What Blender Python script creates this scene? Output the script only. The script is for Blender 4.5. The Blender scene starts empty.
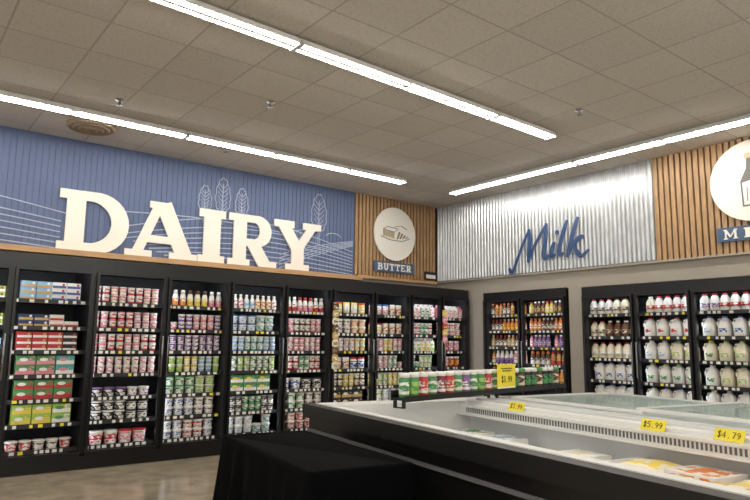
import bpy, math, random
from mathutils import Matrix, Vector
random.seed(7)
S=bpy.context.scene
COL=S.collection
# ---------------- materials ----------------
MATS={}
def srgb(c):
    return tuple(((x/255)/12.92 if x/255<=0.04045 else ((x/255+0.055)/1.055)**2.4) for x in c)
def mat(name,rgb,rough=.5,metal=0,emit=0,noise=0,nscale=20,stretch=None,bump=0,spec=None):
    if name in MATS: return MATS[name]
    m=bpy.data.materials.new(name); m.use_nodes=True
    nt=m.node_tree; b=nt.nodes['Principled BSDF']
    c=srgb(rgb)
    b.inputs['Base Color'].default_value=(*c,1)
    b.inputs['Roughness'].default_value=rough
    b.inputs['Metallic'].default_value=metal
    if spec is not None: b.inputs['Specular IOR Level'].default_value=spec
    if emit:
        b.inputs['Emission Color'].default_value=(*c,1); b.inputs['Emission Strength'].default_value=emit
    if noise or bump:
        tc=nt.nodes.new('ShaderNodeTexCoord'); n=nt.nodes.new('ShaderNodeTexNoise'); n.inputs['Scale'].default_value=nscale; n.inputs['Detail'].default_value=5
        src=tc.outputs['Object']
        if stretch:
            mp=nt.nodes.new('ShaderNodeMapping'); mp.inputs['Scale'].default_value=stretch
            nt.links.new(src,mp.inputs['Vector']); src=mp.outputs['Vector']
        nt.links.new(src,n.inputs['Vector'])
        if noise:
            r=nt.nodes.new('ShaderNodeValToRGB')
            r.color_ramp.elements[0].position=.3; r.color_ramp.elements[1].position=.7
            r.color_ramp.elements[0].color=(*[x*(1-noise) for x in c],1)
            r.color_ramp.elements[1].color=(*[min(1,x*(1+noise)) for x in c],1)
            nt.links.new(n.outputs['Fac'],r.inputs['Fac']); nt.links.new(r.outputs['Color'],b.inputs['Base Color'])
        if bump:
            bp=nt.nodes.new('ShaderNodeBump'); bp.inputs['Strength'].default_value=bump; bp.inputs['Distance'].default_value=.01
            nt.links.new(n.outputs['Fac'],bp.inputs['Height']); nt.links.new(bp.outputs['Normal'],b.inputs['Normal'])
    MATS[name]=m; return m
def print_mat(c1,c2,sc=1.0):
    name='print_%d_%d_%d_%d_%d_%d_%d'%(*c1,*c2,int(sc*10))
    if name in MATS: return MATS[name]
    m=bpy.data.materials.new(name); m.use_nodes=True; nt=m.node_tree; b=nt.nodes['Principled BSDF']; b.inputs['Roughness'].default_value=.45
    tc=nt.nodes.new('ShaderNodeTexCoord'); mp=nt.nodes.new('ShaderNodeMapping'); mp.inputs['Scale'].default_value=(16*sc,16*sc,42*sc); mp.inputs['Location'].default_value=(c1[0]*.013,c2[1]*.017,c2[2]*.011)
    n=nt.nodes.new('ShaderNodeTexNoise'); n.inputs['Scale'].default_value=1.3; n.inputs['Detail'].default_value=1
    r=nt.nodes.new('ShaderNodeValToRGB'); r.color_ramp.interpolation='CONSTANT'
    a,c_=srgb(c1),srgb(c2)
    r.color_ramp.elements[0].position=0; r.color_ramp.elements[0].color=(*c_,1)
    r.color_ramp.elements[1].position=.5; r.color_ramp.elements[1].color=(*a,1)
    e=r.color_ramp.elements.new(.68); e.color=(*[x*.55+y*.35 for x,y in zip(a,c_)],1)
    nt.links.new(tc.outputs['Object'],mp.inputs['Vector']); nt.links.new(mp.outputs['Vector'],n.inputs['Vector']); nt.links.new(n.outputs['Fac'],r.inputs['Fac']); nt.links.new(r.outputs['Color'],b.inputs['Base Color'])
    MATS[name]=m; return m
def tile_mat():
    m=bpy.data.materials.new('ceiling_tile'); m.use_nodes=True; nt=m.node_tree; b=nt.nodes['Principled BSDF']
    tc=nt.nodes.new('ShaderNodeTexCoord'); br=nt.nodes.new('ShaderNodeTexBrick')
    br.offset=0; br.squash=1
    br.inputs['Scale'].default_value=1
    br.inputs['Brick Width'].default_value=.61; br.inputs['Row Height'].default_value=.61
    br.inputs['Mortar Size'].default_value=.009; br.inputs['Mortar Smooth'].default_value=.3
    br.inputs['Color1'].default_value=(*srgb((216,209,199)),1); br.inputs['Color2'].default_value=(*srgb((206,199,189)),1)
    br.inputs['Mortar'].default_value=(*srgb((180,173,163)),1)
    nt.links.new(tc.outputs['Object'],br.inputs['Vector'])
    n=nt.nodes.new('ShaderNodeTexNoise'); n.inputs['Scale'].default_value=45; n.inputs['Detail'].default_value=6; nt.links.new(tc.outputs['Object'],n.inputs['Vector'])
    r=nt.nodes.new('ShaderNodeValToRGB'); r.color_ramp.elements[0].position=.38; r.color_ramp.elements[0].color=(.62,.6,.58,1); r.color_ramp.elements[1].position=.5; r.color_ramp.elements[1].color=(1,1,1,1)
    nt.links.new(n.outputs['Fac'],r.inputs['Fac'])
    mx=nt.nodes.new('ShaderNodeMix'); mx.data_type='RGBA'; mx.blend_type='MULTIPLY'; mx.inputs['Factor'].default_value=.3
    nt.links.new(br.outputs['Color'],mx.inputs['A']); nt.links.new(r.outputs['Color'],mx.inputs['B'])
    nt.links.new(mx.outputs['Result'],b.inputs['Base Color']); b.inputs['Roughness'].default_value=.85
    return m
def glass_mat(name,tint=(.93,.96,.95),gl=.06):
    m=bpy.data.materials.new(name); m.use_nodes=True; nt=m.node_tree
    for n in list(nt.nodes): nt.nodes.remove(n)
    o=nt.nodes.new('ShaderNodeOutputMaterial'); t=nt.nodes.new('ShaderNodeBsdfTransparent'); t.inputs['Color'].default_value=(*tint,1)
    g=nt.nodes.new('ShaderNodeBsdfGlossy'); g.inputs['Roughness'].default_value=.03
    mx=nt.nodes.new('ShaderNodeMixShader'); mx.inputs[0].default_value=gl
    nt.links.new(t.outputs[0],mx.inputs[1]); nt.links.new(g.outputs[0],mx.inputs[2]); nt.links.new(mx.outputs[0],o.inputs[0])
    return m
BLACK=mat('black_frame',(17,17,18),.3)
BACKM=mat('case_back',(54,54,57),.6)
DARK=mat('case_interior',(46,46,48),.6)
SHELF=mat('shelf_steel',(38,38,40),.45)
RAIL=mat('price_rail_dark',(46,46,49),.4)
TAG=mat('price_tag_white',(232,230,220),.6)
YEL=mat('tag_yellow',(240,222,60),.6)
STEEL=mat('brushed_steel',(150,150,152),.3,1)
WHITE=mat('white_enamel',(232,232,230),.35)
FIXT=mat('fixture_grey',(120,118,114),.5)
GREY=mat('grey_liner',(216,218,220),.4)
SLOT=mat('slot_dark',(104,104,106),.6)
TUBE=mat('fluorescent_tube',(255,249,238),.5,0,60)
LED=mat('case_led',(236,244,255),.5,0,22)
BLUE=mat('blue_panel_paint',(92,107,142),.6,0,0,.05,3)
LINE=mat('line_art_paint',(172,184,208),.6)
CREAM=mat('cream_letter',(246,238,228),.5)
NAVY=mat('navy_letter',(44,72,118),.45)
SIGNW=mat('sign_white',(246,242,234),.5)
SIGNG=mat('sign_grey_ink',(116,114,112),.6)
SIGNB=mat('sign_tan_ink',(196,180,150),.6)
PLAQ=mat('plaque_blue',(74,96,128),.5)
WOOD=mat('slat_wood',(172,138,100),.5,0,0,.24,6,(7,7,.8))
WOODL=mat('ledge_wood',(190,150,108),.5,0,0,.15,6,(.6,8,8))
WDARK=mat('slat_backing',(66,48,34),.8)
WALLM=mat('wall_paint_beige',(162,155,144),.7,0,0,.03,3)
METAL=mat('corrugated_steel',(176,179,182),.34,.85,0,.14,9,(1,1,.6))
FLOORM=mat('floor_polished',(158,146,126),.16,0,0,.22,5)
CLOTH=mat('black_cloth',(7,7,9),1,0,0,0,60,None,.3,.08)
BUMP=mat('bumper_black',(12,12,13),.4)
LID=glass_mat('lid_glass',(.9,.94,.94),.10)
TRIMM=mat('baseboard_dark',(50,48,46),.6)
# ---------------- mesh builder ----------------
class MB:
    def __init__(s): s.v=[];s.f=[];s.m=[];s.mats=[];s.sm=[]
    def mi(s,m):
        if m not in s.mats: s.mats.append(m)
        return s.mats.index(m)
    def face(s,idx,m,sm=False): s.f.append(idx); s.m.append(s.mi(m)); s.sm.append(sm)
    def box(s,x0,x1,y0,y1,z0,z1,m):
        b=len(s.v)
        s.v+=[(x0,y0,z0),(x1,y0,z0),(x1,y1,z0),(x0,y1,z0),(x0,y0,z1),(x1,y0,z1),(x1,y1,z1),(x0,y1,z1)]
        for q in ((3,2,1,0),(4,5,6,7),(0,1,5,4),(1,2,6,5),(2,3,7,6),(3,0,4,7)): s.face([b+i for i in q],m)
        return s
    def prism(s,poly,y0,y1,m):
        b=len(s.v);n=len(poly)
        s.v+=[(x,y0,z) for x,z in poly]+[(x,y1,z) for x,z in poly]
        s.face([b+i for i in range(n)],m); s.face([b+n+i for i in reversed(range(n))],m)
        for i in range(n):
            j=(i+1)%n; s.face([b+j,b+i,b+n+i,b+n+j],m)
    def stroke(s,pts,w,y0,y1,m):
        n=len(pts); ws=w if isinstance(w,(list,tuple)) else [w]*n
        L=[];Rr=[]
        for i,(x,z) in enumerate(pts):
            a=pts[max(i-1,0)];c=pts[min(i+1,n-1)]
            dx,dz=c[0]-a[0],c[1]-a[1]; l=math.hypot(dx,dz) or 1
            nx,nz=-dz/l,dx/l; h=ws[i]/2
            L.append((x+nx*h,z+nz*h)); Rr.append((x-nx*h,z-nz*h))
        b=len(s.v)
        for i in range(n):
            s.v+=[(L[i][0],y0,L[i][1]),(Rr[i][0],y0,Rr[i][1]),(Rr[i][0],y1,Rr[i][1]),(L[i][0],y1,L[i][1])]
        for i in range(n-1):
            p=b+4*i;q=p+4
            for k in range(4): s.face([p+k,p+(k+1)%4,q+(k+1)%4,q+k],m)
        s.face([b,b+3,b+2,b+1],m); e=b+4*(n-1); s.face([e,e+1,e+2,e+3],m)
    def disc(s,cx,cz,r,y0,y1,m,n=40,rz=None):
        rz=rz or r
        s.prism([(cx+r*math.cos(2*math.pi*i/n),cz+rz*math.sin(2*math.pi*i/n)) for i in range(n)],y0,y1,m)
    def lathe(s,prof,mats,n=14,cx=0,cy=0,z=0,ex=0):
        b=len(s.v)
        for r,h in prof:
            for i in range(n):
                a=2*math.pi*(i+.5)/n; c,sn=math.cos(a),math.sin(a)
                k=(abs(c)**ex+abs(sn)**ex)**(-1/ex) if ex else 1
                s.v.append((cx+r*k*c,cy+r*k*sn,z+h))
        for j in range(len(prof)-1):
            for i in range(n):
                k=(i+1)%n
                s.face([b+j*n+i,b+j*n+k,b+(j+1)*n+k,b+(j+1)*n+i],mats[j],True)
        s.face([b+i for i in reversed(range(n))],mats[0]); t=b+(len(prof)-1)*n; s.face([t+i for i in range(n)],mats[-1])
    def tube(s,pts,r,m,n=8):
        b=len(s.v); P=[Vector(p) for p in pts]
        for i,p in enumerate(P):
            d=(P[min(i+1,len(P)-1)]-P[max(i-1,0)]).normalized()
            up=Vector((0,0,1)) if abs(d.z)<.9 else Vector((1,0,0))
            a=d.cross(up).normalized(); c=d.cross(a)
            for k in range(n):
                t=2*math.pi*k/n; s.v.append(tuple(p+a*r*math.cos(t)+c*r*math.sin(t)))
        for i in range(len(P)-1):
            for k in range(n):
                j=(k+1)%n; s.face([b+i*n+k,b+i*n+j,b+(i+1)*n+j,b+(i+1)*n+k],m,True)
        s.face([b+k for k in reversed(range(n))],m); e=b+(len(P)-1)*n; s.face([e+k for k in range(n)],m)
    def mesh(s,name):
        me=bpy.data.meshes.new(name); me.from_pydata(s.v,[],s.f)
        for m in s.mats: me.materials.append(m)
        me.polygons.foreach_set('material_index',s.m); me.polygons.foreach_set('use_smooth',s.sm); me.update()
        return me
def add(name,data,parent=None,loc=(0,0,0),rot=0,label=None,cat=None,kind=None,group=None):
    if isinstance(data,MB): data=data.mesh(name)
    o=bpy.data.objects.new(name,data); COL.objects.link(o)
    o.location=loc; o.rotation_euler=(0,0,rot)
    if parent: o.parent=parent
    if label: o['label']=label
    if cat: o['category']=cat
    if kind: o['kind']=kind
    if group: o['group']=group
    return o
R90=-math.pi/2
# ---------------- room ----------------
H=3.76; YW=8.2; XW=7.8; X0=-6; Y0=-7
add('floor',MB().box(X0-.1,XW+1.0,Y0-.1,YW+.1,-.1,0,FLOORM),kind='structure')
add('ceiling',MB().box(X0-.1,XW+1.0,Y0-.1,YW+.1,H,H+.1,tile_mat()),kind='structure')
add('wall_north',MB().box(X0-.1,XW+1.0,YW,YW+.1,0,H,WALLM),kind='structure')
w=MB()
CA=(5.48,7.09); CB=(1.46,5.26); ZT=2.16
w.box(XW,XW+.12,CA[1],YW,0,H,WALLM); w.box(XW,XW+.12,CB[1],CA[0],0,H,WALLM); w.box(XW,XW+.12,Y0,CB[0],0,H,WALLM)
w.box(XW,XW+.12,CA[0],CA[1],ZT,H,WALLM); w.box(XW,XW+.12,CB[0],CB[1],ZT,H,WALLM)
w.box(XW+.95,XW+1.0,Y0,YW,0,H,WALLM)
add('wall_east',w,kind='structure')
add('baseboard_east',MB().box(XW-.015,XW,CB[1],CA[0],0,.1,TRIMM).box(XW-.015,XW,CA[1],YW,0,.1,TRIMM),kind='structure')
# ---------------- wall panels ----------------
PX0=-3.5
p=MB(); p.box(PX0,5.95,8.17,YW,2.39,H,BLUE)
x=PX0
while x<5.93:
    p.box(x,x+.052,8.162,8.17,2.39,H,BLUE); x+=.068
bp=add('wall_panel',p,label='blue beadboard wall panel with pale farm line drawing',cat='wall panel')
la=MB()
def ln(pts,w=.013): la.stroke(pts,w,8.156,8.162,LINE)
def ell(cx,cz,rx,rz,n=16,a0=0,a1=2*math.pi): 
    ln([(cx+rx*math.cos(a0+(a1-a0)*i/n),cz+rz*math.sin(a0+(a1-a0)*i/n)) for i in range(n+1)])
def curve(x0,z0,x1,z1,b,n=24): ln([(x0+(x1-x0)*i/n, z0+(z1-z0)*i/n+b*math.sin(math.pi*i/n)) for i in range(n+1)])
# sweeping furrows: nested parallel arcs on two hills
curve(-2.5,2.78,1.7,2.84,.24)
for k in range(6): curve(-2.5,2.70-.055*k,1.65,2.74-.065*k,.18-.02*k)
curve(2.2,2.72,5.92,2.78,.30); curve(2.3,2.95,4.6,2.95,.05)
for k in range(7): curve(2.3+.10*k,2.66-.035*k,5.92,2.72-.05*k,.24-.03*k)
for k in range(5): curve(4.6,2.42+.05*k,5.92,2.88+.018*k,.03)
def tree(cx,z0,h,wd,seed):
    rr=random.Random(seed)
    ln([(cx-.012,z0),(cx-.005,z0+h*.5),(cx,z0+h*.9)],.010); ln([(cx+.016,z0),(cx+.006,z0+h*.5)],.008)
    for i in range(6):
        t=.30+.1*i; L_=wd*.34*math.sin(math.pi*(.25+.65*(t-.25)))
        for sg in (-1,1): ln([(cx,z0+h*t),(cx+sg*L_*.6,z0+h*(t+.05)),(cx+sg*L_,z0+h*(t+.12))],.008)
    n=66; P=[]
    for i in range(n+1):
        a=2*math.pi*i/n; lob=1+.13*abs(math.sin(a*5.5+seed))-.04
        wx=wd*.5*(1-.18*math.sin(a)); P.append((cx+wx*lob*math.cos(a),z0+h*.64+h*.37*lob*math.sin(a)))
    P[-1]=P[0]; ln(P,.010)
tree(3.42,2.95,.50,.17,1);tree(3.68,2.95,.64,.21,2);tree(3.97,2.95,.54,.18,3);tree(5.27,2.84,.76,.26,4)
ell(5.0,2.98,.12,.05,12,0,math.pi); ell(4.85,2.96,.1,.05,12,0,math.pi); ell(5.55,2.98,.14,.06,12,0,math.pi)
add('line_drawing',la,bp)
def slats(name,L,z0,z1,parent_loc,rot,label):
    s=MB(); s.box(0,L,-.012,0,z0,z1,WDARK)
    x=.01
    while x+.056<L:
        s.box(x,x+.052,-.040,-.012,z0,z1,WOOD); x+=.074
    return add(name,s,None,parent_loc,rot,label,'wall panel')
slats('slat_panel',XW-5.96,2.44,H,(5.96,YW,0),0,'brown wooden slat wall panel behind a round white sign')
slats('slat_panel',4.13-.9,2.42,H,(XW,4.13,0),R90,'brown wooden slat wall panel beside corrugated metal sheet')
c=MB(); L=YW-.05-4.14; n=int(L/.064)*8
for i in range(n+1):
    xx=L*i/n; yy=-.030-.012*math.sin(2*math.pi*i/8)
    c.v+=[(xx,yy,2.44),(xx,yy,H)]
for i in range(n): c.face([2*i,2*i+2,2*i+3,2*i+1],METAL,True)
add('corrugated_panel',c,None,(XW,YW-.05,0),R90,'silver corrugated galvanised metal wall sheet','wall panel')
add('trim_1',MB().box(XW-.055,XW,.9,YW,2.40,2.425,WALLM),kind='structure')
add('wall_ledge',MB().box(PX0,6.0,7.98,YW,2.325,2.39,WOODL).box(6.0,XW-.06,8.12,YW,2.38,2.43,WOODL),label='light brown wooden ledge under blue wall panel',cat='ledge')
# ---------------- lettering ----------------
def arc(cx,cz,rx,rz,a0,a1,n=14):
    return [(cx+rx*math.cos(math.radians(a0+(a1-a0)*i/n)),cz+rz*math.sin(math.radians(a0+(a1-a0)*i/n))) for i in range(n+1)]
def bowl(x0,z0,z1,x1,t,T):
    zc=(z0+z1)/2; rz=(z1-z0)/2-t/2; xc=x1-T/2-rz*.95 if x1-T/2-rz*.95>x0 else x0
    a=arc(xc,zc,x1-T/2-xc,rz,90,-90,16)
    pts=[(x0,z1-t/2)]+a+[(x0,z0+t/2)]
    ws=[t]+[t+(T-t)*abs(math.cos(math.radians(90-180*i/16)))for i in range(17)]+[t]
    return (pts,ws)
def rect(x0,x1,z0,z1): return ([((x0+x1)/2,z0),((x0+x1)/2,z1)],x1-x0)
G={
'D':[rect(0,.42,0,.15),rect(0,.42,.85,1),rect(.1,.36,0,1),bowl(.3,0,1,1.0,.15,.27)],
'A':[rect(0,.36,0,.13),rect(.6,1,0,.13),([(.15,.06),(.44,.97)],.15),([(.49,.97),(.82,.06)],.25),rect(.28,.68,.27,.40),rect(.3,.58,.88,1.0)],
'I':[rect(0,1,0,.15),rect(0,1,.85,1),rect(.18,.82,0,1)],
'R':[rect(0,.44,0,.14),rect(0,.4,.86,1),rect(.1,.36,0,1),bowl(.3,.40,1,.88,.14,.25),([(.48,.48),(.76,.05)],.25),rect(.64,1,0,.14)],
'Y':[rect(0,.42,.86,1),rect(.6,1,.86,1),rect(.25,.75,0,.14),rect(.37,.63,0,.5),([(.18,.94),(.5,.42)],.24),([(.82,.94),(.5,.42)],.17)],
'B':[rect(0,.4,0,.13),rect(0,.4,.87,1),rect(.11,.34,0,1),bowl(.3,.46,1,.86,.12,.22),bowl(.3,0,.56,.95,.12,.22)],
'U':[rect(0,.42,.87,1),rect(.6,1,.87,1),([(.22,1),(.22,.4)]+arc(.5,.36,.28,.29,180,360,12)+[(.78,.4),(.78,1)],.18)],
'T':[rect(.02,.98,.86,1),rect(.02,.13,.68,1),rect(.87,.98,.68,1),rect(.39,.61,0,1),rect(.26,.74,0,.12)],
'E':[rect(.1,.32,0,1),rect(0,.9,0,.14),rect(0,.88,.86,1),rect(.2,.66,.43,.56),rect(.8,.92,0,.32),rect(.78,.9,.7,1)],
'M':[rect(0,.3,0,.12),rect(.7,1,0,.12),rect(0,.22,.88,1),rect(.78,1,.88,1),rect(.1,.22,0,1),rect(.76,.92,0,1),([(.16,.98),(.49,.22)],.17),([(.82,.98),(.49,.22)],.1)],
'L':[rect(0,.44,0,.13),rect(0,.44,.87,1),rect(.12,.34,0,1),rect(.2,.95,0,.14),rect(.83,.95,0,.36)],
'K':[rect(0,.4,0,.13),rect(0,.4,.87,1),rect(.11,.33,0,1),([(.82,.93),(.3,.42)],.14),([(.46,.6),(.82,.06)],.21),rect(.66,1,.87,1),rect(.64,1,0,.13)]}
def glyph(mb,ch,x,z,w,h,y0,y1,m):
    for i,(pts,ws) in enumerate(G[ch]):
        P=[(x+a*w,z+c_*h) for a,c_ in pts]
        dx=abs(P[-1][0]-P[0][0])
        k=w if (len(P)==2 and dx<1e-6) else (w*h)**.5
        W=[q*k for q in ws] if isinstance(ws,list) else ws*k
        mb.stroke(P,W,y0-.0004*i,y1,m)
for ch,x0,x1 in (('D',1.61,2.43),('A',2.39,3.33),('I',3.34,3.72),('R',3.77,4.53),('Y',4.48,5.29)):
    g=MB(); glyph(g,ch,0,0,x1-x0,.74,0,.022,CREAM)
    add('sign_letter',g,None,(x0,8.118,2.391),0,'large cream slab serif letter %s standing on wooden ledge'%ch,'letter',group='large store department letters')
def plaque(txt,W,Hh,loc,rot,label):
    e=MB(); e.box(-W/2,W/2,-.03,0,-Hh/2,Hh/2,PLAQ)
    o=add('name_plaque',e,None,loc,rot,label,'sign')
    t=MB(); n=len(txt); cw=W*.86/n
    for i,ch in enumerate(txt):
        t_w=cw*.84*(.5 if ch=='I' else 1)
        glyph(t,ch,-W*.43+cw*i+(cw*.84-t_w)/2+cw*.08,-Hh*.33,t_w,Hh*.66,-.037,-.03,SIGNW)
    add('lettering',t,o)
plaque('BUTTER',.86,.17,(6.77,8.159,2.60),0,'blue plaque with white lettering reading BUTTER below round sign')
plaque('MILK',.86,.17,(7.759,2.93,2.645),R90,'blue plaque with white lettering reading MILK below round sign')
def roundsign(loc,rot,kind,r0):
    s=MB(); s.disc(0,0,r0,-.04,-.02,SIGNW,56); s.disc(0,0,.12,-.02,0,STEEL,16)
    o=add('round_sign',s,None,loc,rot,'round white wall sign with a small %s drawing'%kind,'sign')
    t=MB()
    a,b_=-.046,-.04
    if kind=='butter':
        t.stroke([(-.30,-.06),(-.1,-.11),(.15,-.11),(.32,-.05)],.012,a,b_,SIGNG)
        t.prism([(-.26,-.05),(-.02,-.08),(-.02,.03),(-.26,.06)],a,b_,SIGNB); t.stroke([(-.26,.06),(-.16,.11),(.06,.09),(-.02,.03),(-.26,.06)],.010,a-.001,b_,SIGNG)
        for k in range(4):
            x=.03+.062*k; t.prism([(x,-.085+.01*k),(x+.02,-.085+.01*k),(x+.07,.04-.022*k),(x+.05,.045-.022*k)],a-.001,b_,SIGNG)
            t.prism([(x+.022,-.08+.01*k),(x+.045,-.075+.01*k),(x+.085,.03-.022*k),(x+.072,.038-.022*k)],a,b_,SIGNB)
        for k in range(6): t.stroke([(-.24+.036*k,.035),(-.235+.036*k,-.045)],.006,a-.002,b_,SIGNG)
        t.stroke([(-.02,.12),(.14,.15),(.26,.10)],.008,a-.001,b_,SIGNG)
    else:
        t.prism([(-.12,-.3),(.12,-.3),(.13,.0),(.06,.14),(.05,.26),(-.05,.26),(-.06,.14),(-.13,.0)],a+.001,b_,SIGNG)
        t.prism([(-.1,-.28),(.1,-.28),(.11,-.02),(.0,.0),(-.11,-.02)],a-.001,b_,SIGNW)
        t.prism([(-.07,.26),(.07,.26),(.07,.32),(-.07,.32)],a-.001,b_,SIGNB)
        for k in range(4): t.stroke([(-.06+.04*k,-.24),(-.06+.04*k,-.08)],.01,a-.003,b_,SIGNG)
    add('drawing',t,o)
roundsign((6.77,8.159,3.165),0,'butter',.45); roundsign((7.759,2.93,3.24),R90,'milk bottle',.47)
def mk(px,py): 
    b=275-.085*(px-515); return ((px-508)*.0178, 2.41+(b-py)*.0144*(1-(px-515)*.0012))
def smooth(P,k=5):
    out=[]
    for i in range(len(P)-1):
        p0=P[max(i-1,0)];p1=P[i];p2=P[i+1];p3=P[min(i+2,len(P)-1)]
        for j in range(k):
            t=j/k
            out.append(tuple(.5*((2*p1[q])+(-p0[q]+p2[q])*t+(2*p0[q]-5*p1[q]+4*p2[q]-p3[q])*t*t+(-p0[q]+3*p1[q]-3*p2[q]+p3[q])*t**3) for q in (0,1)))
    out.append(P[-1]); return out
MS={'M':[[(508,268),(512,272),(517,260),(524,242),(531,226)],[(531,226),(531,240),(529,262)],[(529,262),(535,246),(542,233),(549,220)],[(549,220),(547,240),(545,254),(547,258),(550,254)]],
'i':[[(556,240),(553,250),(553,256),(557,253)]],
'l':[[(569,217),(565,230),(561,246),(561,254),(565,252)]],
'k':[[(579,214),(575,228),(571,244),(568,257)],[(584,235),(579,237),(572,247)],[(573,245),(577,251),(581,256),(588,249)]]}
for ch,ss in MS.items():
    g=MB()
    for i,P in enumerate(ss):
        q=smooth([mk(*a) for a in P]); n=len(q)
        W=[]
        for j in range(n):
            a=q[max(j-1,0)];b_=q[min(j+1,n-1)]; down=(b_[1]-a[1])<0
            W.append((.066 if down else .044)*min(1,.55+.15*j,.55+.15*(n-1-j)))
        W=[(W[max(j-1,0)]+W[j]+W[min(j+1,n-1)])/3 for j in range(n)]
        g.stroke(q,W,-.010-.001*i,0,NAVY)
    if ch=='i': g.disc(*mk(559,230),.034,-.010,0,NAVY,16)
    add('script_letter',g,None,(7.7075,6.48,0),R90,'navy script letter %s mounted on corrugated metal'%ch,'letter',group='script word on metal wall')
s=MB(); s.box(-.14,.14,-.02,0,-.07,.07,BLACK); s.box(-.11,.11,-.024,-.02,-.045,.02,SIGNW)
add('small_sign',s,None,(7.6,8.159,2.52),0,'small black and white sign in the wall corner','sign')
# ---------------- ceiling fixtures ----------------
def fixture(L):
    b=MB(); b.box(-.04,.04,0,L,-.03,0,WHITE); b.prism([(-.072,-.035),(-.04,-.03),(.04,-.03),(.072,-.035),(.072,-.046),(-.072,-.046)],0,L,FIXT)
    b.box(-.078,-.072,0,L,-.062,-.03,WHITE); b.box(.072,.078,0,L,-.062,-.03,WHITE); b.box(-.012,.012,0,L,-.07,-.046,FIXT)
    b.box(-.078,.078,-.004,.01,-.078,-.03,WHITE); b.box(-.078,.078,L-.01,L+.004,-.078,-.03,WHITE)
    me=b.mesh('housing'); t=MB(); n=max(1,round(L/1.2)); seg=L/n
    for i in range(n): t.tube([(0,seg*i+.03,-.064),(0,seg*(i+1)-.03,-.064)],.009,TUBE,8)
    return me,t.mesh('fluorescent_tube')
FX={}
def put_fix(loc,rot,L):
    if L not in FX: FX[L]=fixture(L)
    h,t=FX[L]
    e=add('ceiling_light',None,None,loc,rot,'long white strip light with two bright fluorescent tubes','ceiling light',group='ceiling strip lights')
    add('housing',h,e); 
    for dx in (-.046,.046): add('fluorescent_tube',t,e,(dx,0,0))
for x0,L in ((-2.2,2.42),(.23,2.42),(2.67,2.29),(4.98,1.0)): put_fix((x0,7.0,H),R90,L)
for x0,L in ((-2.4,2.42),(.04,2.42),(2.48,2.40),(4.9,1.0)): put_fix((x0,4.14+.03*x0,H),R90+.03,L)
for y in (1.4,-1.4,-4.2):  # rows out of view, added as fill light for the ceiling
    for x0,L in ((-2.2,2.42),(.23,2.42),(2.67,2.42)): put_fix((x0,y,H),R90,L)
for y0,L in ((4.76,2.25),(2.40,2.34),(.0,2.38)): put_fix((7.02,y0,H),0,L)
for loc in ((1.76,6.47),(5.54,3.69),(2.96,5.54),(3.3,7.3)):
    b=MB(); b.lathe([(.04,0),(.04,-.008),(.012,-.012),(.012,-.05),(.03,-.055),(.03,-.06),(.008,-.062)],[STEEL]*6,12)
    add('fire_sprinkler',b,None,(*loc,H),0,'small metal pendant fire sprinkler on ceiling','sprinkler',group='ceiling sprinklers')
b=MB()
VENT=mat('diffuser_tan',(170,152,128),.6)
for r in (.26,.2,.14,.08): b.lathe([(r,0),(r,-.03-(.26-r)*.15),(r-.03,-.045-(.26-r)*.15),(r-.035,-.01)],[VENT]*3,28)
add('ceiling_diffuser',b,None,(1.75,7.5,H),0,'round tan ceiling air diffuser','air vent')
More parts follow.
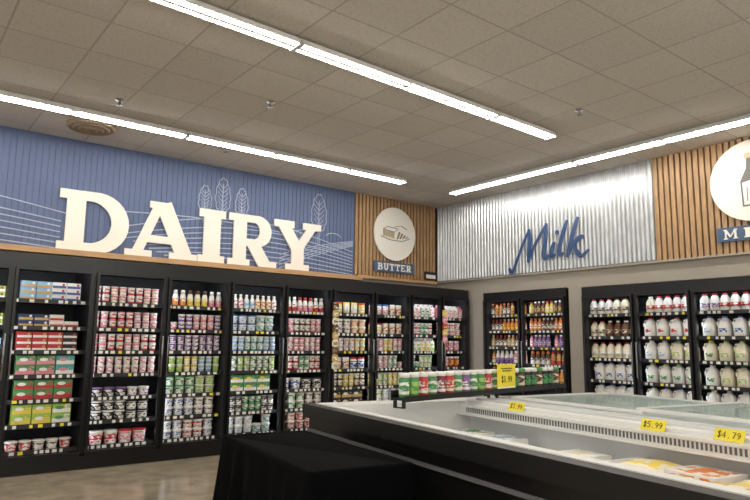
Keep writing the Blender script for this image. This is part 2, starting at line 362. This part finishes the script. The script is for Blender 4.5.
# ---------------- refrigerated cases ----------------
ROWZ=[.22,.48,.73,.98,1.23,1.48,1.76]
def case(loc,rot,bounds,rows,D,ztop,label,side,header=.15):
    e=add('refrigerated_case',None,None,loc,rot,label,'refrigerator',group='refrigerated glass door cases')
    x0,x1=bounds[0],bounds[-1]
    b=MB()
    b.box(x0,x1,0.05,D,ztop-.10,ztop,BLACK); b.box(x0,x1,0.0,.06,ztop-header,ztop,BLACK)
    b.box(x0,x1,.06,D,ztop-.115,ztop-.10,BACKM)
    b.box(x0,x1,D-.04,D,.0,ztop-.10,BACKM); b.box(x0,x1,.03,D,.0,.14,BLACK); b.box(x0,x1,.0,.05,.1,.16,BUMP)
    b.box(x0,x1,.06,D-.04,.14,.15,DARK)
    for i,x in enumerate(bounds):
        a=max(x-.023,x0);c_=min(x+.023,x1)
        b.box(a,c_,.0,.06,.14,ztop-header,BLACK)
    b.box(x0,x0+.018,.06,D-.04,.14,ztop-.10,BACKM); b.box(x1-.018,x1,.06,D-.04,.14,ztop-.10,BACKM)
    add('case_body',b,e)
    for i in range(len(bounds)-1):
        a,c_=bounds[i]+.018,bounds[i+1]-.018
        z0,z1=.165,ztop-header+.005
        d=MB(); t=.028
        d.box(a,a+t,-.035,-.002,z0,z1,BLACK); d.box(c_-t,c_,-.035,-.002,z0,z1,BLACK)
        d.box(a+t,c_-t,-.035,-.002,z0,z0+t,BLACK); d.box(a+t,c_-t,-.035,-.002,z1-t,z1,BLACK)
        dr=add('door',d,e)
        h=MB(); hx=(a+.014) if i%2 else (c_-.014); h.tube([(hx,-.036,.95),(hx,-.062,.95),(hx,-.062,1.4),(hx,-.036,1.4)],.009,STEEL)
        add('handle',h,dr).__setitem__('label','brushed metal pull handle')
        sa,sc=bounds[i]+.022,bounds[i+1]-.022
        for j,z in enumerate(rows):
            s=MB(); s.box(sa,sc,.09,D-.06,z-.018,z,SHELF); s.box(sa,sc,.085,.09,z-.03,z+.012,SHELF)
            so=add('shelf',s,e)
            r=MB(); r.box(sa,sc,.078,.084,z-.032,z+.008,RAIL)
            rr=random.Random(i*50+j+int(x0*10)); xx=sa+.03
            while xx<sc-.06:
                wd=rr.choice((.03,.035,.045))
                if rr.random()<.8: r.box(xx,xx+wd,.075,.078,z-.028,z+.004,YEL if rr.random()<.1 else TAG)
                xx+=wd+rr.uniform(.015,.05)
            add('price_rail',r,so)
        xx=bounds[i]+.021 if side<0 else bounds[i+1]-.021
        add('light_strip',MB().box(xx-.003,xx+.003,.0605,.072,.25,ztop-header-.05,LED),e)
        add('light_strip',MB().box(bounds[i]+.08,bounds[i+1]-.08,.0605,.072,ztop-header+.010,ztop-header+.022,LED),e)  # unseen strip behind the header, added to even out light across the bay
    return e
B=[.30,1.09,1.88,2.68,3.48,4.26,5.01,5.75,6.46,7.11,7.74]
YF=7.38
for i in range(0,10,2):
    case((0,YF,0),0,B[i:i+3],ROWZ,.80,2.235,'black refrigerated display case with two doors and dairy shelves',-1)
add('end_panel',MB().box(.26,.30,YF-.01,YF+.8,0,2.235,BLACK).box(.265,.295,YF-.03,YF-.01,.1,2.2,BUMP),None,(0,0,0),0,'black end panel closing a row of cases','panel')
RZ=[.3,.6,.89,1.18,1.47,1.77]
RA=[.3,.56,.81,1.06,1.31,1.56,1.81]
case((7.76,7.07,0),R90,[0,.77,1.57],RA,.80,2.17,'black framed door cooler with drink bottles set in beige wall',1,header=.13)
case((7.76,5.24,0),R90,[0,.78,1.52,2.28,3.02,3.76],RZ,.80,2.15,'black framed door cooler with milk jugs set in beige wall',1,header=.13)
# ---------------- products ----------------
def cm(rgb): return mat('pack_%d_%d_%d'%rgb,rgb,.45)
W_=(236,234,228)
C={'red':(196,54,56),'white':W_,'blue':(60,98,168),'green':(80,148,90),'yellow':(234,206,84),'pink':(226,140,156),'purple':(136,92,154),
'teal':(88,164,164),'orange':(226,136,66),'brown':(100,66,46),'black':(36,36,40),'lime':(160,196,92),'gold':(204,170,96),'navy':(40,56,100),'lightblue':(146,184,216),'cream':(234,226,202),'maroon':(126,44,70)}
PM={}
def prod(kind,c1,c2,c3):
    key=(kind,c1,c2,c3)
    if key in PM: return PM[key]
    a,b_,c_=cm(C[c1]),print_mat(C[c1],C[c2]),cm(C[c3]); d_=cm(C[c2]); m=MB()
    if kind in('yogurt_cup','pudding_cup','dip_cup'):
        m.lathe([(.030,0),(.033,.006),(.035,.030),(.038,.074),(.039,.086),(.041,.086),(.041,.094)],[a,d_ if kind!='pudding_cup' else b_,b_,a,c_,c_],12); w,h=.084,.095
    elif kind=='dairy_tub':
        m.lathe([(.046,0),(.05,.012),(.056,.078),(.057,.086),(.061,.086),(.061,.102),(.055,.104)],[a,b_,a,c_,c_,c_],14); w,h=.124,.104
    elif kind=='large_tub':
        m.lathe([(.058,0),(.062,.02),(.07,.12),(.071,.13),(.075,.13),(.075,.15)],[a,b_,a,c_,c_],16); w,h=.152,.15
    elif kind=='drink_bottle':
        m.lathe([(.03,0),(.033,.01),(.033,.03),(.033,.11),(.030,.125),(.015,.158),(.015,.165),(.018,.165),(.018,.19)],[a,a,b_,a,a,a,c_,c_],12); w,h=.07,.19
    elif kind=='creamer_bottle':
        m.lathe([(.036,0),(.038,.01),(.034,.06),(.037,.10),(.03,.14),(.022,.16),(.024,.16),(.022,.2)],[a,d_,b_,a,a,c_,c_],12); w,h=.08,.2
    elif kind=='butter_box':
        m.box(-.07,.07,-.03,.05,0,.065,a); m.box(-.066,.066,-.0315,-.03,.006,.03,d_); m.disc(.04,.044,.013,-.0325,-.03,c_,12); m.box(-.07,.07,.009,.011,.065,.0655,c_); w,h=.144,.066
    elif kind=='large_box':
        m.box(-.09,.09,-.04,.05,0,.10,a); m.box(-.086,.086,-.0415,-.04,.01,.05,d_); m.disc(-.02,.06,.04,-.0425,-.04,c_,16,.018); m.box(-.09,.09,.004,.006,.10,.1005,c_); m.box(.03,.08,-.042,-.04,.055,.09,b_); w,h=.185,.101
    elif kind=='cheese_pouch':
        n=6
        for j in range(n+1):
            t=j/n; th=.028*math.sin(math.pi*(.08+.84*t)); z=.17*t; hw=.058
            m.v+=[(-hw,0,z),(-hw*.5,-th,z),(hw*.5,-th,z),(hw,0,z),(hw*.5,th,z),(-hw*.5,th,z)]
        for j in range(n):
            for k in range(6):
                k2=(k+1)%6; mm=b_ if (1<=j<=3 and k in(0,1,2)) else (c_ if j==n-1 else a)
                m.face([j*6+k,j*6+k2,(j+1)*6+k2,(j+1)*6+k],mm,True)
        m.face([5,4,3,2,1,0],a); m.face([n*6+k for k in range(6)],c_); w,h=.122,.17
    elif kind=='juice_carton':
        m.box(-.042,.042,-.042,.042,0,.15,a); m.box(-.040,.040,-.0432,-.042,.01,.14,b_)
        b0=len(m.v); m.v+=[(-.042,-.042,.15),(.042,-.042,.15),(.042,.042,.15),(-.042,.042,.15),(-.042,0,.19),(.042,0,.19)]
        for q in ((0,1,5,4),(2,3,4,5),(1,2,5),(3,0,4)): m.face([b0+i for i in q],a)
        m.box(-.042,.042,-.003,.003,.188,.205,a); m.lathe([(.013,0),(.013,.016)],[c_],10,0,-.026,.168); w,h=.09,.205
    elif kind=='milk_jug':
        m.lathe([(.066,0),(.074,.012),(.074,.12),(.072,.15),(.054,.19),(.027,.222),(.023,.225),(.026,.226),(.026,.246)],[a,a,a,a,a,a,c_,c_],20,ex=4)
        m.box(-.042,.042,-.0765,-.0735,.05,.10,b_)
        m.tube([(-.028,-.03,.21),(-.052,-.056,.20),(-.062,-.066,.165),(-.060,-.064,.125)],.011,a,8); w,h=.154,.246
    elif kind=='milk_bottle':
        m.lathe([(.048,0),(.053,.01),(.053,.14),(.034,.18),(.022,.195),(.025,.196),(.025,.215)],[a,a,a,a,c_,c_],16,ex=3)
        m.lathe([(.0535,.045),(.0537,.10)],[b_],16,ex=3); w,h=.112,.215
    elif kind=='snack_jar':
        m.lathe([(.034,0),(.037,.006),(.037,.024),(.0375,.045),(.0375,.108),(.037,.128),(.030,.138),(.040,.140),(.040,.168),(.034,.172)],[a,a,d_,b_,a,a,c_,c_,c_],20); w,h=.09,.178
    PM[key]=(m.mesh(kind),w,h); return PM[key]
NM={'yogurt_cup':'yogurt cup','pudding_cup':'pudding cup','dip_cup':'dip cup','dairy_tub':'plastic dairy tub','large_tub':'large dairy tub','drink_bottle':'plastic drink bottle','creamer_bottle':'creamer bottle','butter_box':'small butter box','large_box':'cardboard food box','cheese_pouch':'cheese pouch','juice_carton':'gable top carton','milk_jug':'gallon milk jug','milk_bottle':'plastic milk bottle','snack_jar':'round snack jar'}
def place(kind,cs,loc,rot,where,group):
    me,w,h=prod(kind,*cs)
    lab='%s %s, %s label, %s top, %s'%(cs[0],NM[kind],cs[1],cs[2],where)
    return add(kind,me,None,loc,rot,lab,NM[kind].split()[-1],group=group)
def fill(x0,x1,z,axis,front,kind,schemes,stack=1,rng=random,block=(2,3),density=1):
    _,w,h=prod(kind,*schemes[0]); run=0; sc=schemes[0]; k=0
    pitch=w+.003; n=int((x1-x0)/pitch)
    if n<1: return
    pitch=(x1-x0)/n if (x1-x0)/n<pitch*1.12 else pitch
    gap=(x1-x0-n*pitch)/2
    for i in range(n):
        if run==0: sc=schemes[k%len(schemes)]; k+=1; run=rng.randint(*block)
        run-=1
        if rng.random()>density: continue
        px=x0+gap+(i+.5)*pitch
        for s_ in range(stack if rng.random()<.96 else max(1,stack-1)):
            zz=z+s_*(h+.0005)+.0005; dj=rng.uniform(0,.008)
            if axis=='n': loc=(px,front+dj,zz); r=0
            else: loc=(front+dj,px,zz); r=R90
            place(kind,sc,loc,r,'on cooler shelf',NM[kind]+'s on cooler shelves')
Y='yogurt_cup';PD='pudding_cup';DP='dip_cup';T='dairy_tub';LT='large_tub';DB='drink_bottle';CR='creamer_bottle';BB='butter_box';LB='large_box';CP='cheese_pouch';JC='juice_carton'
def sc(*a): return [tuple(x.split('/')) for x in a]
PL={}
PL[0]=[(T,sc('red/white/white','white/brown/white'),1),(LB,sc('lime/yellow/white','lime/white/green'),2),(LB,sc('green/red/white','lime/yellow/green'),2),(LB,sc('green/pink/white','teal/white/pink'),2),(BB,sc('red/white/gold','black/white/red'),3),(BB,sc('navy/gold/white','white/red/white'),2),(BB,sc('lightblue/gold/white','white/blue/red','white/gold/red'),3)]
PL[1]=[(LT,sc('white/red/white','white/pink/red'),1),(T,sc('black/white/white','white/black/black'),2),(T,sc('black/white/purple','white/purple/white'),1),(PD,sc('white/pink/white','white/red/white'),2),(Y,sc('pink/white/white','white/red/white'),2),(Y,sc('white/pink/white','white/red/pink','pink/white/white'),2),(Y,sc('white/red/white','pink/cream/white'),2)]
PL[2]=[(T,sc('white/blue/white','white/red/white'),2),(T,sc('white/blue/white','white/brown/white'),2),(T,sc('white/green/green','lime/white/white'),2),(Y,sc('white/lime/white','yellow/white/white','white/lightblue/white'),2),(PD,sc('purple/white/white','white/purple/white'),2),(Y,sc('white/pink/white','white/purple/white'),2),(CR,sc('white/orange/white','cream/yellow/brown','white/pink/white'),1)]
PL[3]=[(T,sc('white/lightblue/white','white/teal/white'),2),(DP,sc('black/white/white','white/green/green'),2),(LB,sc('green/white/yellow','teal/white/lime'),2),(PD,sc('white/green/white','lime/white/white'),2),(Y,sc('white/lightblue/white','white/teal/white'),2),(T,sc('white/lightblue/blue','white/teal/white'),2),(DB,sc('white/red/white','white/lightblue/white','cream/orange/white'),1)]
PL[4]=[(T,sc('white/red/white','red/white/white'),2),(T,sc('white/green/white','white/brown/white'),2),(LT,sc('white/blue/white','white/black/black'),1),(DP,sc('white/red/white','green/white/white'),2),(PD,sc('white/pink/white','pink/white/white'),2),(Y,sc('white/pink/white','white/brown/white'),2),(CR,sc('white/red/white','white/pink/red'),1)]
PL[5]=[(T,sc('black/white/white','white/brown/brown'),2),(LB,sc('black/gold/white','brown/white/gold'),2),(DP,sc('cream/brown/white','white/yellow/white'),2),(CP,sc('cream/red/white','white/blue/red'),1),(PD,sc('white/yellow/white','white/red/white'),2),(T,sc('white/brown/white','cream/orange/white'),2),(CP,sc('yellow/white/red','cream/white/yellow'),1)]
PL[6]=[(T,sc('white/red/white','cream/white/white'),2),(T,sc('white/lime/white','white/lightblue/white'),2),(DP,sc('white/yellow/white','lime/white/white'),2),(PD,sc('white/green/white','white/pink/white'),2),(DP,sc('pink/white/white','white/yellow/white'),2),(CP,sc('white/yellow/red','cream/red/white'),1),(CP,sc('white/pink/blue','cream/red/white'),1)]
PL[7]=[(T,sc('white/yellow/white','white/green/white'),2),(T,sc('white/yellow/white','white/lime/white'),2),(T,sc('white/green/green','white/pink/white'),2),(DP,sc('white/green/white','lime/white/white'),2),(JC,sc('white/lime/green','white/yellow/orange'),1),(DP,sc('white/red/white','white/green/white'),2),(JC,sc('white/pink/red','white/green/white'),1)]
PL[8]=[(T,sc('white/yellow/white','yellow/white/white'),2),(LT,sc('white/yellow/yellow','white/lime/white'),1),(T,sc('white/pink/white','white/yellow/white'),2),(CP,sc('pink/white/white','red/yellow/white'),1),(CP,sc('red/white/pink','pink/white/white'),1),(T,sc('white/red/white','pink/white/white'),2),(JC,sc('pink/white/red','white/pink/white'),1)]
for bi in range(9):
    rng=random.Random(100+bi)
    x0,x1=B[bi+1]+.03,B[bi+2]-.03
    for j,(k,s_,st) in enumerate(PL[bi]):
        fill(x0,x1,ROWZ[j],'n',YF+.155,k,s_,st,rng,(2,3),1)
rng=random.Random(5)
for j,z in enumerate(ROWZ): fill(B[0]+.3,B[1]-.03,z,'n',YF+.155,LB if j<4 else BB,sc('lime/white/red','lightblue/white/gold'),2,rng)
XF=7.915
for (a,b_) in ((6.33,7.04),(5.53,6.27)):
    for j,z in enumerate(RA):
        if j<2: continue
        s_=[sc('brown/white/orange','orange/white/green'),sc('orange/white/orange','brown/cream/white'),sc('brown/gold/white','yellow/white/red'),sc('pink/white/white','white/purple/white','orange/white/green'),sc('brown/white/red','gold/white/white'),sc('brown/white/red','orange/yellow/white'),sc('gold/red/red','brown/white/orange')][(j+(3 if a<6 else 0))%7]
        if a<6 and j==4: s_=sc('purple/white/white','pink/white/purple')
        fill(a,b_,z,'e',XF,DB if j!=3 else CR,s_,1,rng,(2,4),.99)
MJ='milk_jug';MK='milk_bottle'
for bi,(a,b_) in enumerate(((4.50,5.21),(3.75,4.43),(2.99,3.69),(2.25,2.93),(1.51,2.19))):
    for j,z in enumerate(RZ):
        if j<1: continue
        if bi==0:
            k,s_=[(MJ,sc('white/lightblue/blue')),(MJ,sc('white/lightblue/blue')),(MJ,sc('white/blue/blue')),(MK,sc('cream/white/red')),(MK,sc('brown/cream/white','cream/brown/red')),(MK,sc('cream/brown/brown','white/brown/red'))][j]
        elif bi==1:
            k,s_=[(MJ,sc('white/lightblue/blue')),(MJ,sc('white/lightblue/blue')),(MJ,sc('white/green/lime')),(MJ,sc('cream/lime/green','white/lightblue/white')),(MJ,sc('white/red/red','white/blue/blue')),(MK,sc('white/red/red','cream/red/white'))][j]
        else:
            k,s_=[(MJ,sc('white/blue/blue')),(MJ,sc('white/lightblue/white')),(MJ,sc('cream/lime/green','white/green/white')),(MJ,sc('cream/lime/lime','cream/green/yellow')),(MJ,sc('white/blue/blue','white/lightblue/blue')),(MK,sc('white/red/red','white/purple/red'))][j]
        fill(a,b_,z,'e',XF+(.025 if k==MJ else 0),k,s_,1,rng,(2,4),.99)
# hanging merchandise strips on door frames
def clip(x,z1,n,cols_,label):
    e=add('merchandise_strip',None,None,(x,YF-.067,z1),0,label,'hanging display',group='hanging merchandise strips')
    add('backing_strip',MB().box(-.012,.012,-.003,0,-.1*n-.02,0,TAG).box(-.012,.012,0,.031,-.006,0,TAG),e)
    for i in range(n):
        b=MB(); c1,c2=cols_[i%len(cols_)]; z=-.1*i-.01
        b.prism([(-.045,z-.088),(.045,z-.088),(.048,z-.045),(.04,z),(-.04,z),(-.048,z-.045)],-.022,-.004,cm(C[c1])); b.prism([(-.034,z-.07),(.034,z-.07),(.034,z-.03),(-.034,z-.03)],-.024,-.022,print_mat(C[c1],C[c2]))
        add('snack_bag',b,e)
clip(5.03,1.90,9,[('brown','cream'),('gold','white'),('cream','brown')],'white hanging strip of brown snack bags on cooler frame')
clip(7.12,1.88,5,[('yellow','white'),('pink','white'),('red','yellow')],'white hanging strip of yellow and pink bags on cooler')
# ---------------- freezer island ----------------
IR=math.radians(-9); IL=5.2
isl=add('freezer_island',None,None,(2.65,4.17,0),IR,'long black and white open chest freezer island','freezer')
b=MB()
b.box(0,.10,-IL,0,.12,.84,BLACK); b.box(2.9,3.0,-IL,0,.12,.84,BLACK); b.box(.1,2.9,-.1,0,.12,.84,BLACK); b.box(.1,2.9,-IL,-IL+.1,.12,.84,BLACK)
b.box(.1,2.9,-IL+.1,-.1,.12,.2,BLACK); b.box(.06,2.94,-IL+.06,-.06,0,.12,BUMP)
add('cabinet_shell',b,isl)
b=MB()
for (x0,x1,y0,y1) in ((-.04,.045,-IL-.03,.03),(2.955,3.04,-IL-.03,.03),(.045,2.955,-.02,.04),(.045,2.955,-IL-.04,-IL+.02)): b.box(x0,x1,y0,y1,.80,.895,BUMP)
b.box(-.02,0,-IL,0,.42,.47,BUMP); b.box(-.012,0,-IL,0,.70,.72,SLOT)
add('bumper_rail',b,isl)
b=MB()
b.box(.045,.11,-IL+.02,-.02,.84,.9,WHITE); b.box(.09,.11,-IL+.02,-.02,.6,.84,WHITE)
b.box(2.85,2.955,-IL+.02,-.02,.84,.9,WHITE); b.box(2.83,2.86,-IL+.02,-.02,.6,.84,WHITE)
b.box(.11,2.85,-.26,-.02,.6,.9,WHITE); b.box(.11,2.85,-IL+.02,-IL+.2,.6,.9,WHITE)
b.box(.11,1.3,-IL+.2,-.26,.58,.64,GREY); b.box(1.6,2.83,-IL+.2,-.26,.5,.56,GREY)
b.box(1.3,1.36,-IL+.2,-.26,.5,.78,GREY); b.box(1.54,1.6,-IL+.2,-.26,.5,.78,GREY)
b.box(.11,1.3,-1.96,-1.945,.64,.72,WHITE)
add('inner_liner',b,isl)
b=MB(); b.box(1.20,1.68,-IL+.2,-.26,.80,.875,WHITE); b.box(1.26,1.62,-IL+.2,-.26,.875,.9,WHITE); b.box(1.185,1.20,-IL+.2,-.26,.795,.812,WHITE); b.box(1.185,1.20,-IL+.2,-.26,.862,.88,WHITE)
b.box(1.36,1.38,-IL+.2,-.26,.9,.915,GREY); b.box(1.50,1.52,-IL+.2,-.26,.9,.915,GREY)
yy=-.35
while yy>-IL+.3:
    b.box(1.197,1.20,yy-.012,yy,.82,.856,SLOT); yy-=.026
add('center_ridge',b,isl)
for k,(ya,yb) in enumerate(((-.30,-1.6),(-1.55,-2.8),(-2.75,-4.0))):
    z=.905+.02*(k%2)
    f=MB(); x0,x1=1.70,2.88
    f.box(x0,x1,ya-.03,ya,z,z+.018,WHITE); f.box(x0,x1,yb,yb+.03,z,z+.018,WHITE); f.box(x0,x0+.03,yb+.03,ya-.03,z,z+.018,WHITE); f.box(x1-.03,x1,yb+.03,ya-.03,z,z+.018,WHITE)
    l=add('sliding_lid',f,isl); add('glass_pane',MB().box(x0+.03,x1-.03,yb+.03,ya-.03,z+.006,z+.011,LID),l)
Mi=Matrix.Translation((2.65,4.17,0))@Matrix.Rotation(IR,4,'Z')
def iw(x,y,z): return tuple(Mi@Vector((x,y,z)))
DG={'$':[[(1,.8),(.5,1),(0,.8),(.5,.5),(1,.2),(.5,0),(0,.2)],[(.5,1.15),(.5,-.15)]],'4':[[(.7,0),(.7,1),(0,.3),(1,.3)]],'7':[[(0,1),(1,1),(.4,0)]],'9':[[(1,.6),(.5,.45),(0,.7),(.5,1),(1,.75),(.9,.3),(.4,0)]],'3':[[(0,1),(1,1),(.4,.6),(1,.35),(.6,0),(0,.1)]],'.':[[(.4,0),(.6,.08)]],'5':[[(1,1),(.1,1),(0,.55),(.7,.6),(1,.3),(.6,0),(0,.08)]]}
def tag(loc,rot,W,Hh,txt,label,tilt=-.5):
    m=MB(); m.box(-W/2,W/2,-.002,.002,0,Hh,YEL)
    o=add('price_card',m,None,loc,rot,label,'price tag',group='yellow price cards'); o.rotation_euler=(tilt,0,rot)
    t=MB(); n=len(txt); cw=W*.8/n
    for i,ch in enumerate(txt):
        for P in DG[ch]: t.stroke([(-W*.4+cw*(i+.12+.7*a),Hh*(.25+.5*c_)) for a,c_ in P],W*.022,-.004,-.002,BLACK)
    add('lettering',t,o)
for (yy,t) in ((-.88,'$3.99'),(-2.03,'$5.99'),(-2.48,'$4.79')):
    tag(iw(1.235,yy,.877),IR+R90,.16,.065,t,'yellow price card with black numerals on freezer ridge',-.45)
def bag(w_,d_,h_,c1,c2):
    m=MB(); nx,ny=10,8; a,b_=cm(C[c1]),print_mat(C[c1],C[c2],.8)
    for sgn in (0,1):
        b0=len(m.v)
        for j in range(ny+1):
            for i in range(nx+1):
                u,v_=i/nx,j/ny; e_=(math.sin(math.pi*u)**.35)*(math.sin(math.pi*v_)**.35) if 0<i<nx and 0<j<ny else 0
                z=h_*.3+(h_*.7*e_*(1+.14*math.sin(13*u+5*v_)*math.sin(4+9*v_)) if sgn else -h_*.3*e_)
                m.v.append(((u-.5)*w_,(v_-.5)*d_,z))
        for j in range(ny):
            for i in range(nx):
                q=[b0+j*(nx+1)+i,b0+j*(nx+1)+i+1,b0+(j+1)*(nx+1)+i+1,b0+(j+1)*(nx+1)+i]
                m.face(q if sgn else q[::-1], b_ if 1<=i<=8 and 1<=j<=6 else a,True)
    return m.mesh('frozen_bag')
def fbox(w_,d_,h_,c1,c2):
    p_=print_mat(C[c1],C[c2],.8)
    m=MB(); m.box(-w_/2,w_/2,-d_/2,d_/2,0,h_,cm(C[c1])); m.box(-w_*.42,w_*.42,-d_*.4,d_*.4,h_,h_+.001,p_); m.box(-w_/2-.001,-w_/2,-d_*.4,d_*.4,h_*.2,h_*.8,p_); m.box(-w_*.2,w_*.3,-d_*.1,d_*.2,h_+.001,h_+.002,cm(C[c2]))
    return m.mesh('frozen_box')
rng=random.Random(11)
cols=[('orange','yellow'),('cream','yellow'),('white','gold'),('cream','orange'),('white','orange'),('gold','cream')]
FB=[bag(.26,.29,.05,*c_) for c_ in cols]; FX2=[fbox(.25,.28,.045,*c_) for c_ in cols]
for r_ in range(5):
    for q in range(4):
        for lv in range(2):
            if lv==1 and (r_*4+q*3)%5==1: continue
            xx=.27+.275*q; yy=-2.13-.31*r_; ci=(r_*3+q*2+lv)%6; zz=.641+lv*.0485
            if lv==0 or (r_+q)%2==0: add('frozen_box',FX2[ci],None,iw(xx,yy,zz),IR,'%s and %s cardboard box inside chest freezer'%cols[ci],'food box',group='frozen food in freezer island')
            else: add('frozen_bag',FB[ci],None,iw(xx,yy,zz),IR+rng.uniform(-.03,.03),'%s and %s flat bag inside chest freezer'%cols[ci],'food bag',group='frozen food in freezer island')
cols2=[('white','lightblue'),('lightblue','white'),('white','cream'),('white','green')]
F3=[fbox(.24,.26,.06,*c_) for c_ in cols2]
for r_ in range(4):
    for q in range(4):
        if (r_*5+q*3)%3==1: continue
        ci=(r_+q)%4; add('frozen_box',F3[ci],None,iw(.28+.27*q,-.55-.36*r_,.641),IR,'%s and %s cardboard box inside chest freezer'%cols2[ci],'food box',group='frozen food in freezer island')
for k in range(12):
    ci=rng.randrange(4); add('frozen_box',F3[ci],None,iw(1.8+.3*(k%4),-.6-.36*(k//4),.561),IR,'%s and %s cardboard box inside chest freezer'%cols2[ci],'food box',group='frozen food in freezer island')
# ---------------- rack on island ----------------
ra=math.atan2(.4,2.42); RL=2.44
rk=add('display_rack',None,None,(2.95,3.5,.901),ra,'low black metal display rack with jars on freezer','rack')
b=MB(); b.box(0,RL,-.06,.06,.055,.07,BUMP); b.box(0,RL,-.065,-.06,.045,.085,BUMP); b.box(0,RL,.06,.065,.05,.12,BUMP); 
add('rack_shelf',b,rk)
for xx in (.01,RL/2,RL-.03):
    add('rack_leg',MB().box(xx,xx+.02,-.05,-.03,0,.055,BUMP).box(xx,xx+.02,.03,.05,0,.055,BUMP).box(xx,xx+.02,-.05,.05,0,.008,BUMP),rk)
Mr=Matrix.Translation((2.95,3.5,.901))@Matrix.Rotation(ra,4,'Z')
js=['green/white/white','green/lime/white','red/white/white','green/white/white','maroon/white/white','red/cream/white','green/cream/white','purple/white/white']
for i in range(22):
    pos=Mr@Vector((.07+.108*i,0,.0705))
    cs=tuple(js[i%8].split('/')) if i<12 else (('black','green','white') if i%3 else ('brown','cream','green'))
    place('snack_jar',cs,tuple(pos),ra,'on rack','jars on display rack')
pos=Mr@Vector((1.33,-.072,.0865))
m=MB(); m.box(-.14,.14,-.004,.004,0,.20,YEL); m.box(-.14,.14,-.0045,-.004,.0,.012,SIGNW)
o=add('sale_card',m,None,tuple(pos),ra,'square yellow sale card standing on black rack','price tag')
t=MB()
for i,ch in enumerate('$3.99'):
    for P in DG[ch]: t.stroke([(-.085+.034*(i+.12+.7*a),.05+.05*c_) for a,c_ in P],.006,-.006,-.004,BLACK)
t.box(-.07,.07,-.006,-.004,.14,.147,BLACK); t.box(-.09,.09,-.006,-.004,.16,.167,BLACK)
add('lettering',t,o)
# ---------------- table with cloth ----------------
tr=math.radians(-8); TW,TLn=.58,1.36
tb=add('draped_table',None,None,(2.07,3.27,0),tr,'small table covered by a floor length black cloth','table')
add('table_top',MB().box(-TW/2+.01,TW/2-.01,-TLn/2+.01,TLn/2-.01,.71,.735,mat('table_white',(200,200,196),.5)),tb)
for sx in (-1,1):
    for sy in (-1,1):
        b=MB(); b.tube([(sx*(TW/2-.05),sy*(TLn/2-.08),.71),(sx*(TW/2-.05),sy*(TLn/2-.08),0)],.014,STEEL); add('table_leg',b,tb)
m=MB(); N=240
hw,hl=TW/2,TLn/2
def perim(i):
    P_=2*(TW+TLn); s_=P_*i/N
    if s_<TW: return (-hw+s_,-hl,0,-1,s_)
    s2=s_-TW
    if s2<TLn: return (hw,-hl+s2,1,0,s_)
    s2-=TLn
    if s2<TW: return (hw-s2,hl,0,1,s_)
    s2-=TW
    return (-hw,hl-s2,-1,0,s_)
levels=[(.742,-.03),(.748,-.012),(.744,-.003),(.735,.003),(.70,.006),(.6,.008),(.45,.01),(.3,.012),(.15,.014),(.01,.016)]
for li,(z,off) in enumerate(levels):
    for i in range(N):
        x,y,nx,ny,s_=perim(i)
        f_=max(0,(.735-z))/.735
        wv=math.sin(s_*14+2*math.sin(s_*4.3))+.5*math.sin(s_*31+z*2)
        d=off+f_*.05*(1+wv*.8)
        if nx>0: d=min(d,.01)
        m.v.append((x+nx*d,y+ny*d,z+.0015*math.sin(s_*9)))
for li in range(len(levels)-1):
    for i in range(N):
        j=(i+1)%N; m.face([li*N+i,(li+1)*N+i,(li+1)*N+j,li*N+j],CLOTH,True)
m.face(list(range(N)),CLOTH,True)
add('tablecloth',m,tb)
# ---------------- world / camera ----------------
wd=bpy.data.worlds.new('World'); S.world=wd; wd.use_nodes=True; wd.node_tree.nodes['Background'].inputs[0].default_value=(1,.96,.9,1); wd.node_tree.nodes['Background'].inputs[1].default_value=1.05
f=639;pt=math.radians(8.3);a=math.radians(52);rho=math.radians(.65)
F=Vector((math.cos(pt)*math.cos(a),math.cos(pt)*math.sin(a),math.sin(pt))); R=Vector((math.sin(a),-math.cos(a),0)); U=R.cross(F)
R2=R*math.cos(rho)+U*math.sin(rho); U2=U*math.cos(rho)-R*math.sin(rho)
cd=bpy.data.cameras.new('camera'); cd.sensor_width=36; cd.lens=f/750*36; cd.clip_start=.05
co=bpy.data.objects.new('camera',cd); COL.objects.link(co)
M=Matrix((R2,U2,-F)).transposed().to_4x4(); M.translation=(0,0,1.35); co.matrix_world=M
S.camera=co
S.view_settings.view_transform='Standard'; S.view_settings.look='None'; S.view_settings.exposure=0
